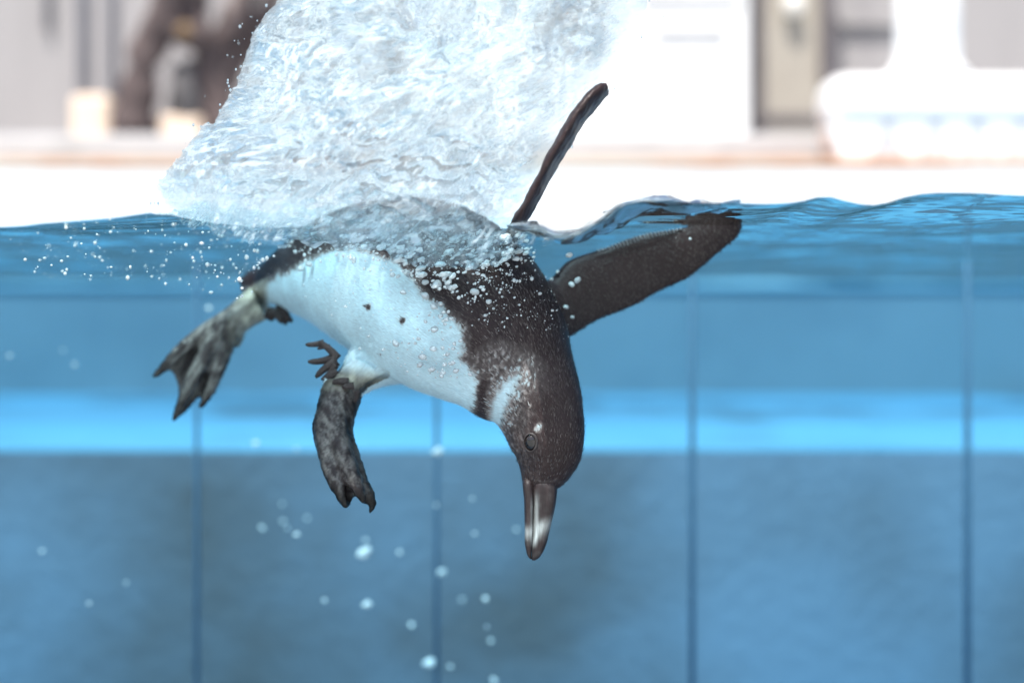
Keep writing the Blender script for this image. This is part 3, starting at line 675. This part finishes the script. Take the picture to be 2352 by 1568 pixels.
fme = mesh('coat_feathers', vs, fs, False); set_col(fme, np.repeat(np.clip(tip, 0, .85), 5, axis=0))
m, t, out = new_mat('feather_tip'); b = N(t, 'BsdfPrincipled', i_Roughness=.45); ca = N(t, 'Attribute', attribute_name='plumage'); t.links.new(ca.outputs['Color'], b.inputs['Base Color']); t.links.new(b.outputs[0], out.inputs[0]); M['tip'] = m
tag(part('coat_feathers', fme, M['tip'], peng), kind='stuff')
tag(peng, 'dark brown and white penguin diving head down through the water surface', 'penguin')

# ------------------------------------------------------------------ splash
m, t, out = new_mat('splash_water'); L = t.links.new
gs = N(t, 'BsdfRefraction', i_Roughness=.0, i_IOR=1.30); gs.inputs[0].default_value = (.91, .985, 1, 1)
gg = N(t, 'BsdfGlossy', i_Roughness=.03); frs = N(t, 'Fresnel', i_IOR=1.33); ms = N(t, 'MixShader'); L(frs.outputs[0], ms.inputs[0]); L(gs.outputs[0], ms.inputs[1]); L(gg.outputs[0], ms.inputs[2])
tr = N(t, 'BsdfTransparent'); tr.inputs[0].default_value = (.93, .985, 1, 1)
ml = N(t, 'MixShader'); cla = N(t, 'Attribute', attribute_name='clear'); L(cla.outputs['Fac'], ml.inputs[0]); L(ms.outputs[0], ml.inputs[1]); L(tr.outputs[0], ml.inputs[2])
fo = N(t, 'BsdfTranslucent'); fo.inputs[0].default_value = (.82, .94, 1, 1); fd = N(t, 'BsdfDiffuse'); fd.inputs[0].default_value = (.82, .93, .98, 1)
mf = N(t, 'MixShader'); mf.inputs[0].default_value = .5; L(fo.outputs[0], mf.inputs[1]); L(fd.outputs[0], mf.inputs[2])
fa = N(t, 'Attribute', attribute_name='foam'); mfin = N(t, 'MixShader'); L(fa.outputs['Fac'], mfin.inputs[0]); L(ml.outputs[0], mfin.inputs[1]); L(mf.outputs[0], mfin.inputs[2]); L(mfin.outputs[0], out.inputs[0])
M['splash'] = m

splash = empty('water_splash', P(780, 520, 1.06))
def splash_mesh(name, vrange, left, right, yc, half, nu=300, nvv=300, amp=1.0, seed=0.0, foam=(.30, .5), vert_close=(0.12, .05), bottom=None, top=None, clear0=.40, bfade=.72, bwid=.12, tfade=0):
    V = np.linspace(vrange[0], vrange[1], nvv); S = np.linspace(0, 1, nu)
    Lb = np.interp(V, left[:, 0], left[:, 1]); Rb = np.interp(V, right[:, 0], right[:, 1])
    zed = np.zeros(nvv)
    Lb = Lb + 9 * fbm(np.stack([V * .03, zed + seed, zed], 1), 3); Rb = Rb + 8 * fbm(np.stack([V * .03, zed + seed + 7, zed], 1), 3)
    SS, VV = np.meshgrid(S, V); S2 = .5 - .5 * np.cos(SS * math.pi)
    UU = Lb[:, None] * (1 - S2) + Rb[:, None] * S2
    q = (VV - vrange[0]) / (vrange[1] - vrange[0])
    prof = np.sqrt(np.clip(1 - (2 * S2 - 1) ** 2, 0, 1)) ** .7 * np.clip(q / vert_close[0], 0, 1) ** .5 * np.clip((1 - q) / vert_close[1], 0, 1) ** .5
    if bottom is not None:
        vb = np.interp(UU, bottom[:, 0], bottom[:, 1]) + 26 * fbm(np.stack([UU.ravel() * .018, np.zeros(UU.size) + seed, np.zeros(UU.size)], 1), 3).reshape(UU.shape)
        vt = vrange[0] if top is None else np.interp(UU, top[:, 0], top[:, 1]) + 22 * fbm(np.stack([UU.ravel() * .014, np.zeros(UU.size) + seed + 3, np.zeros(UU.size)], 1), 3).reshape(UU.shape)
        VV = vt + q * (vb - vt)
    wid = (Rb - Lb)[:, None]; eR = (1 - S2) * wid; eL = S2 * wid
    thin = np.clip(.9 * np.exp(-eR / 95) + .5 * np.exp(-eL / 16) + bfade * np.exp(-((1 - q) / bwid) ** 2) + tfade * np.exp(-(q / .3) ** 2), 0, 1).ravel()
    side = []; attr = []
    for sg in (-1, 1):
        pu, pv = UU.ravel(), VV.ravel()
        r1 = (pu * .82 - pv * .57); r2 = (pu * .57 + pv * .82)     # along and across the throw of the water
        bent = 60 * noise(np.stack([pu * .004, pv * .004, np.full(pu.size, seed + sg)], 1))
        big = fbm(np.stack([pu * .0060, pv * .0060, np.full(pu.size, seed + sg * 3)], 1), 2)
        low = sstep(pv, 230, 470)
        zz = lambda k: np.full(pu.size, seed + sg * k)
        calm = sstep(noise(np.stack([pu * .0045 + 2, pv * .0055, zz(2)], 1)) + .45 * low, -.15, .55)     # where the sheet is crinkled, and where it is smooth
        mid_ = fbm(np.stack([(r1 + bent) * .012, (r2 + bent) * .024, zz(5)], 1), 2)
        fin_ = fbm(np.stack([(r1 + bent) * .045, (r2 + bent) * .10, zz(7)], 1), 3)
        lump = fbm(np.stack([pu * .011, pv * .015, zz(11)], 1), 2)
        rid = 1 - np.abs(fbm(np.stack([pu * .009 + 3, pv * .013, zz(9)], 1), 2)); rid = np.clip(rid, 0, 1) ** 7
        cell = np.abs(noise(np.stack([pu * .030, pv * .036, zz(13)], 1))) ** .7
        disp = amp * (.022 * big + .010 * low * lump + (.003 + .005 * calm) * mid_ + (.0002 + (.0007 + .0016 * low) * calm) * fin_ + (.002 + .012 * low) * rid + (.0015 + .003 * low) * calm * cell)
        y = yc + sg * (half * prof.ravel() + disp * np.clip(prof.ravel() * 2.5, 0, 1))
        side.append(np.stack([(pu - U0) / F * y, y, (V0 - pv) / F * y], 1))
        f1 = fbm(np.stack([(r1 + bent) * .009, (r2 + bent) * .018, np.full(pu.size, seed + 20 + sg)], 1), 3)
        f2 = fbm(np.stack([(r1 + bent) * .035, (r2 + bent) * .085, np.full(pu.size, seed + 30 + sg)], 1), 3)
        fm = foam[0] + foam[1] * sstep(f2 + .7 * f1, foam[2] if len(foam) > 2 else 0, .6)
        attr.append(np.clip(fm * (1 - .85 * thin), .0, .85))
    nA = nu * nvv; f = []
    J, I = np.meshgrid(np.arange(nvv - 1), np.arange(nu - 1), indexing='ij'); a = (J * nu + I).ravel()
    fA = np.stack([a, a + nu, a + nu + 1, a + 1], 1); fB = np.stack([a, a + 1, a + nu + 1, a + nu], 1) + nA
    per = list(range(nu)) + [j * nu + nu - 1 for j in range(1, nvv)] + [(nvv - 1) * nu + i for i in range(nu - 2, -1, -1)] + [j * nu for j in range(nvv - 2, 0, -1)]
    fp = [(per[i], per[(i + 1) % len(per)], per[(i + 1) % len(per)] + nA, per[i] + nA) for i in range(len(per))]
    me = mesh(name, np.vstack(side), [tuple(x) for x in fA.tolist()] + [tuple(x) for x in fB.tolist()] + fp)
    bm = bmesh.new(); bm.from_mesh(me); bmesh.ops.recalc_face_normals(bm, faces=bm.faces[:]); bm.to_mesh(me); bm.free()
    at = me.attributes.new('foam', 'FLOAT', 'POINT'); at.data.foreach_set('value', np.concatenate(attr))
    at = me.attributes.new('clear', 'FLOAT', 'POINT'); at.data.foreach_set('value', np.clip(np.tile(clear0 + (.97 - clear0) * thin, 2), 0, .97))
    return me
LEFT = np.array([(-190, 720), (0, 640), (50, 602), (110, 570), (210, 540), (280, 502), (340, 448), (410, 398), (480, 356), (520, 380), (560, 480), (620, 620)], float)
RIGHT = np.array([(-190, 1440), (0, 1488), (50, 1474), (110, 1452), (200, 1388), (300, 1302), (400, 1236), (480, 1205), (530, 1190), (560, 1160), (620, 1060)], float)
BOT = np.array([(300, 490), (380, 508), (500, 535), (620, 545), (760, 552), (900, 575), (1000, 600), (1100, 605), (1200, 570), (1300, 545)], float)
part('sheet', splash_mesh('sheet', (-190, 560), LEFT, RIGHT, 1.06, .105, 360, 380, foam=(.09, .48), bottom=BOT), M['splash'], splash)
# churned water around the body at the surface
CL = np.array([(470, 420), (490, 350), (520, 335), (560, 420), (600, 560)], float); CR = np.array([(470, 1150), (490, 1230), (520, 1300), (560, 1280), (600, 1200)], float)
part('churned_water', splash_mesh('churn', (468, 585), CL, CR, .985, .012, 460, 150, 1.3, 40., (.0, .9, .1), (.3, .35), BOT + np.array([0, 14.]), clear0=.62, bfade=.6, bwid=.35, tfade=.9, top=np.array([(330, 485), (450, 470), (600, 478), (760, 470), (900, 465), (1050, 480), (1180, 500), (1300, 515)], float)), M['splash'], splash)
# glassy wave lip in front of the spread flipper
crest = interp([(1170, 520, 5), (1205, 528, 9), (1240, 535, 13), (1290, 548, 12), (1330, 540, 16), (1375, 520, 22), (1425, 488, 19), (1480, 472, 15), (1550, 475, 12), (1620, 474, 9), (1690, 470, 5)], 14)
rr = []
for i, (u, v, r) in enumerate(crest):
    c = np.array(P(u, v, .955)); a = np.arange(26) * 2 * math.pi / 26; rm_ = r / F * .955
    q = np.stack([np.full(26, c[0]) + np.sin(a) * .002, c[1] + np.sin(a) * .03, c[2] + np.cos(a) * rm_], 1)
    q[:, 1] += .012 * fbm(q * 32, 2); q[:, 2] += .006 * fbm(q * 34 + 4, 2) * min(1, r / 10); rr.append(q)
cm = mesh('wave_lip', *loft(rr)); at = cm.attributes.new('clear', 'FLOAT', 'POINT'); at.data.foreach_set('value', np.full(len(cm.vertices), .25)); at = cm.attributes.new('foam', 'FLOAT', 'POINT'); at.data.foreach_set('value', np.full(len(cm.vertices), .0))
part('wave_lip', cm, M['splash'], splash)
dv, df = [], []
bm = bmesh.new(); bmesh.ops.create_icosphere(bm, subdivisions=2, radius=1); dcv = np.array([v.co for v in bm.verts]); dcf = [tuple(v.index for v in f.verts) for f in bm.faces]; bm.free()
for k in range(70):
    v = random.uniform(0, 470); lft = random.random() < .6
    u = (np.interp(v, LEFT[:, 0], LEFT[:, 1]) - abs(random.gauss(0, 22))) if lft else (np.interp(v, RIGHT[:, 0], RIGHT[:, 1]) + abs(random.gauss(0, 26)))
    y = random.uniform(1.0, 1.12); r = random.choice((1.0, 1.4, 1.8, 2.6, 3.4)) / F * y
    n_ = len(dv); dv += (dcv * r * np.array([.9, .9, 1.2]) + np.array(P(u, v, y))).tolist(); df += [tuple(i + n_ for i in f) for f in dcf]
dm = mesh('droplets', dv, df); at = dm.attributes.new('clear', 'FLOAT', 'POINT'); at.data.foreach_set('value', np.full(len(dv), .1)); at = dm.attributes.new('foam', 'FLOAT', 'POINT'); at.data.foreach_set('value', np.full(len(dv), .1))
tag(part('droplets', dm, M['splash'], splash), kind='stuff')
tag(splash, 'tall glassy burst of splashing water thrown up where the penguin dives', 'splash')

# ------------------------------------------------------------------ bubbles
def bubble_mat(name, dif):
    m, t, out = new_mat(name); L = t.links.new
    rf = N(t, 'BsdfRefraction', i_Roughness=.02, i_IOR=.76); gl = N(t, 'BsdfGlossy', i_Roughness=.04); fr = N(t, 'Fresnel', i_IOR=1.7); ms = N(t, 'MixShader')
    L(fr.outputs[0], ms.inputs[0]); L(rf.outputs[0], ms.inputs[1]); L(gl.outputs[0], ms.inputs[2])
    df = N(t, 'BsdfDiffuse'); df.inputs[0].default_value = (.88, .94, .96, 1); m2 = N(t, 'MixShader'); m2.inputs[0].default_value = dif
    L(ms.outputs[0], m2.inputs[1]); L(df.outputs[0], m2.inputs[2]); L(m2.outputs[0], out.inputs[0]); return m
M['bubble'] = bubble_mat('air_bubble', .72); M['clear_bubble'] = bubble_mat('clear_bubble', .52)
bub, clear = [], []
for q in range(12):
    bm = bmesh.new(); bmesh.ops.create_icosphere(bm, subdivisions=3, radius=1)
    a = np.array([v.co for v in bm.verts]); a = a * (1 + (.42 if q < 6 else .22) * noise(a * (1.4 if q < 6 else 1) + q * 5))[:, None] * (np.array([1.15, .9, .78]) if q < 6 else np.array([1.08, 1, .85]))
    for v, c in zip(bm.verts, a): v.co = c
    me = bpy.data.meshes.new('air_bubble'); bm.to_mesh(me); bm.free(); me.polygons.foreach_set('use_smooth', [True] * len(me.polygons)); me.materials.append(M['bubble'] if q < 6 else M['clear_bubble']); (bub if q < 6 else clear).append(me)
def bubble(u, v, y, rpx, label, group, rot=None, squash=1.0):
    o = bpy.data.objects.new('air_bubble', random.choice(clear if 'sharp' in group else bub)); col.objects.link(o)
    o.location = P(u, v, y); r = rpx / F * y; o.scale = (r, r, r * squash)
    o.rotation_euler = (random.uniform(-.4, .4), rot if rot is not None else random.uniform(-.7, .7), random.uniform(0, 6.28) if rot is None else 0)
    return tag(o, label, 'air bubble', group)
# blurred ones sinking away behind the bird
far = [(1005, 1037, 14), (838, 1268, 19), (1015, 1313, 10.5), (918, 1268, 7), (843, 1387, 11.5), (602, 1212, 7), (650, 1197, 7), (682, 1227, 7), (705, 1190, 5), (745, 1378, 6), (1062, 1377, 7), (1115, 1375, 8), (945, 1434, 7), (1118, 1438, 6), (1127, 1471, 7), (985, 1522, 14), (1034, 1530, 7), (1135, 1562, 9), (587, 1018, 8), (681, 1031, 5), (172, 838, 7), (205, 1385, 6), (97, 1265, 6), (22, 818, 6), (145, 805, 5), (290, 1338, 5), (480, 708, 8), (1002, 1160, 5), (1085, 1145, 5), (1090, 1225, 5), (648, 1157, 5), (840, 1240, 6), (1186, 1216, 5), (660, 1212, 5)]
for i, (u, v, r) in enumerate(far):
    bubble(u, v, random.uniform(1.42, 1.62), r * .8, 'white air bubble, out of focus, drifting in the blue water behind the penguin', 'blurred bubbles behind the penguin', rot=-.4 if r > 9 else None)
# sharp ones lying along the belly and shoulder
def near_y(u, v, gap):
    h, n_ = hit(u, v); return (h.y - gap) if h else 1.06
named = [c8(1190, 1190) + (10,), c8(1245, 810) + (8,), c8(1390, 1290) + (11,), c8(1460, 1385) + (9,), c8(1370, 1352) + (8,), c8(1478, 1085) + (11,), c8(1470, 1230) + (9,), c8(1410, 835) + (11,), c8(1500, 750) + (12,), c8(1780, 805) + (11,), c8(1410, 735) + (9,), c8(1595, 775) + (9,), c8(1475, 912) + (11,), c8(1525, 895) + (7,), c8(485, 628) + (10,), c8(545, 600) + (9,), c8(1165, 678) + (8,), c8(1208, 690) + (6,), c8(1525, 985) + (7,), c8(1540, 1410) + (8,), c8(1640, 1395) + (8,), c8(1745, 1422) + (6,), c8(1885, 880) + (8,), c8(1860, 982) + (5,), c8(1920, 930) + (4,), c8(1098, 1235) + (5,), c8(990, 1137) + (4,), c8(922, 1228) + (4,), c8(815, 915) + (5,), c3(940, 575) + (9,), c3(905, 600) + (8,), c3(870, 735) + (7,), c3(910, 795) + (5,), c3(790, 755) + (4,), c3(715, 655) + (5,), c3(820, 525) + (5,), c3(785, 570) + (5,), c3(1612, 328) + (3.5,), c3(890, 425) + (9,)]
lab = 'small silvery air bubble in sharp focus on the penguin\'s breast and flipper'
for u, v, r in named: bubble(u, v, near_y(u, v, .008), r * .9, lab, 'sharp bubbles over the penguin', squash=.9)
def scatter(n, poly, rlo, rhi, label, group, gap=.006, rot=None, y=None, squash=1, power=2.2):
    poly = np.array(poly); lo_, hi_ = poly.min(0), poly.max(0); k = 0
    while k < n:
        p = lo_ + rng.random(2) * (hi_ - lo_)
        if sd_poly(p[None], poly)[0] < 0: continue
        r = rlo + (rhi - rlo) * rng.random() ** power
        bubble(p[0], p[1], near_y(p[0], p[1], gap + rng.random() * .01) if y is None else rng.uniform(*y), r, label, group, rot if rot is None else rot + rng.normal() * .2, squash); k += 1
scatter(60, [c8(1200, 1050), c8(1500, 850), c8(1650, 1000), c8(1720, 1380), c8(1700, 1460), c8(1500, 1450), c8(1150, 1420)], 2, 6, lab, 'sharp bubbles over the penguin')
scatter(30, [c8(1650, 700), c8(2150, 650), c8(2250, 1000), c8(1750, 1100)], 1.4, 3.6, lab, 'sharp bubbles over the penguin')
scatter(140, [c8(700, 420), c8(1000, 480), c8(1300, 340), c8(2100, 330), c8(2230, 480), c8(2100, 640), c8(1850, 650), c8(1650, 800), c8(1420, 760), c8(1150, 560)], 2.5, 10.5, 'elongated white froth bubble at the penguin\'s shoulder below the splash', 'froth bubbles at the shoulder', .012, -.38, None, .8, 2.4)
# fine spray of tiny bubbles, too many to count
vs, fs = [], []
bm = bmesh.new(); bmesh.ops.create_icosphere(bm, subdivisions=1, radius=1); iv = np.array([v.co for v in bm.verts]); ifc = [tuple(v.index for v in f.verts) for f in bm.faces]; bm.free()
def cloud(n, poly, rlo, rhi, yr, power=3, surf=None):
    poly = np.array(poly, float); lo_, hi_ = poly.min(0), poly.max(0)
    p = lo_ + rng.random((n * 4, 2)) * (hi_ - lo_); p = p[sd_poly(p, poly) > 0][:n]
    dens = noise(np.stack([p[:, 0] * .02, p[:, 1] * .03, p[:, 0] * 0], 1)); p = p[dens > -.25]
    for u, v in p:
        y = rng.uniform(*yr) if surf is None else near_y(u, v, surf * rng.random() + .003)
        r = (rlo + (rhi - rlo) * rng.random() ** power) / F * y; c = np.array(P(u, v, y)); n_ = len(vs) * 1
        e = np.array((1, 1, 1)) * rng.uniform(.7, 1.3, 3)
        vs.extend((iv * r * e * (1 + .3 * rng.normal(size=(12, 1)) * (len(iv) == 12) if len(iv) == 12 else 1) + c).tolist() if False else (iv * r * e + c).tolist()); fs.extend([tuple(i + n_ for i in f) for f in ifc])
cloud(520, [(0, 530), (330, 500), (640, 520), (640, 620), (560, 690), (300, 640), (100, 650)], .5, 4.6, (.93, 1.2), 5)
cloud(260, [(330, 495), (640, 510), (620, 600), (520, 680), (430, 600)], .6, 5.2, (.95, 1.15), 4)
cloud(900, [(620, 530), (1230, 530), (1230, 640), (1080, 700), (960, 640), (700, 600)], .8, 5, (1, 1), surf=.02)
cloud(160, [(640, 600), (1000, 640), (1080, 900), (900, 800), (700, 700)], .7, 2.6, (1, 1), surf=.01)
cloud(120, [(1150, 620), (1250, 620), (1330, 800), (1250, 760), (1100, 760)], .7, 2.4, (1, 1), surf=.01)
tag(link('bubble_spray', mesh('bubble_spray', vs, fs), M['bubble']), 'fine spray of tiny white bubbles just under the churned surface', 'bubbles', kind='stuff')
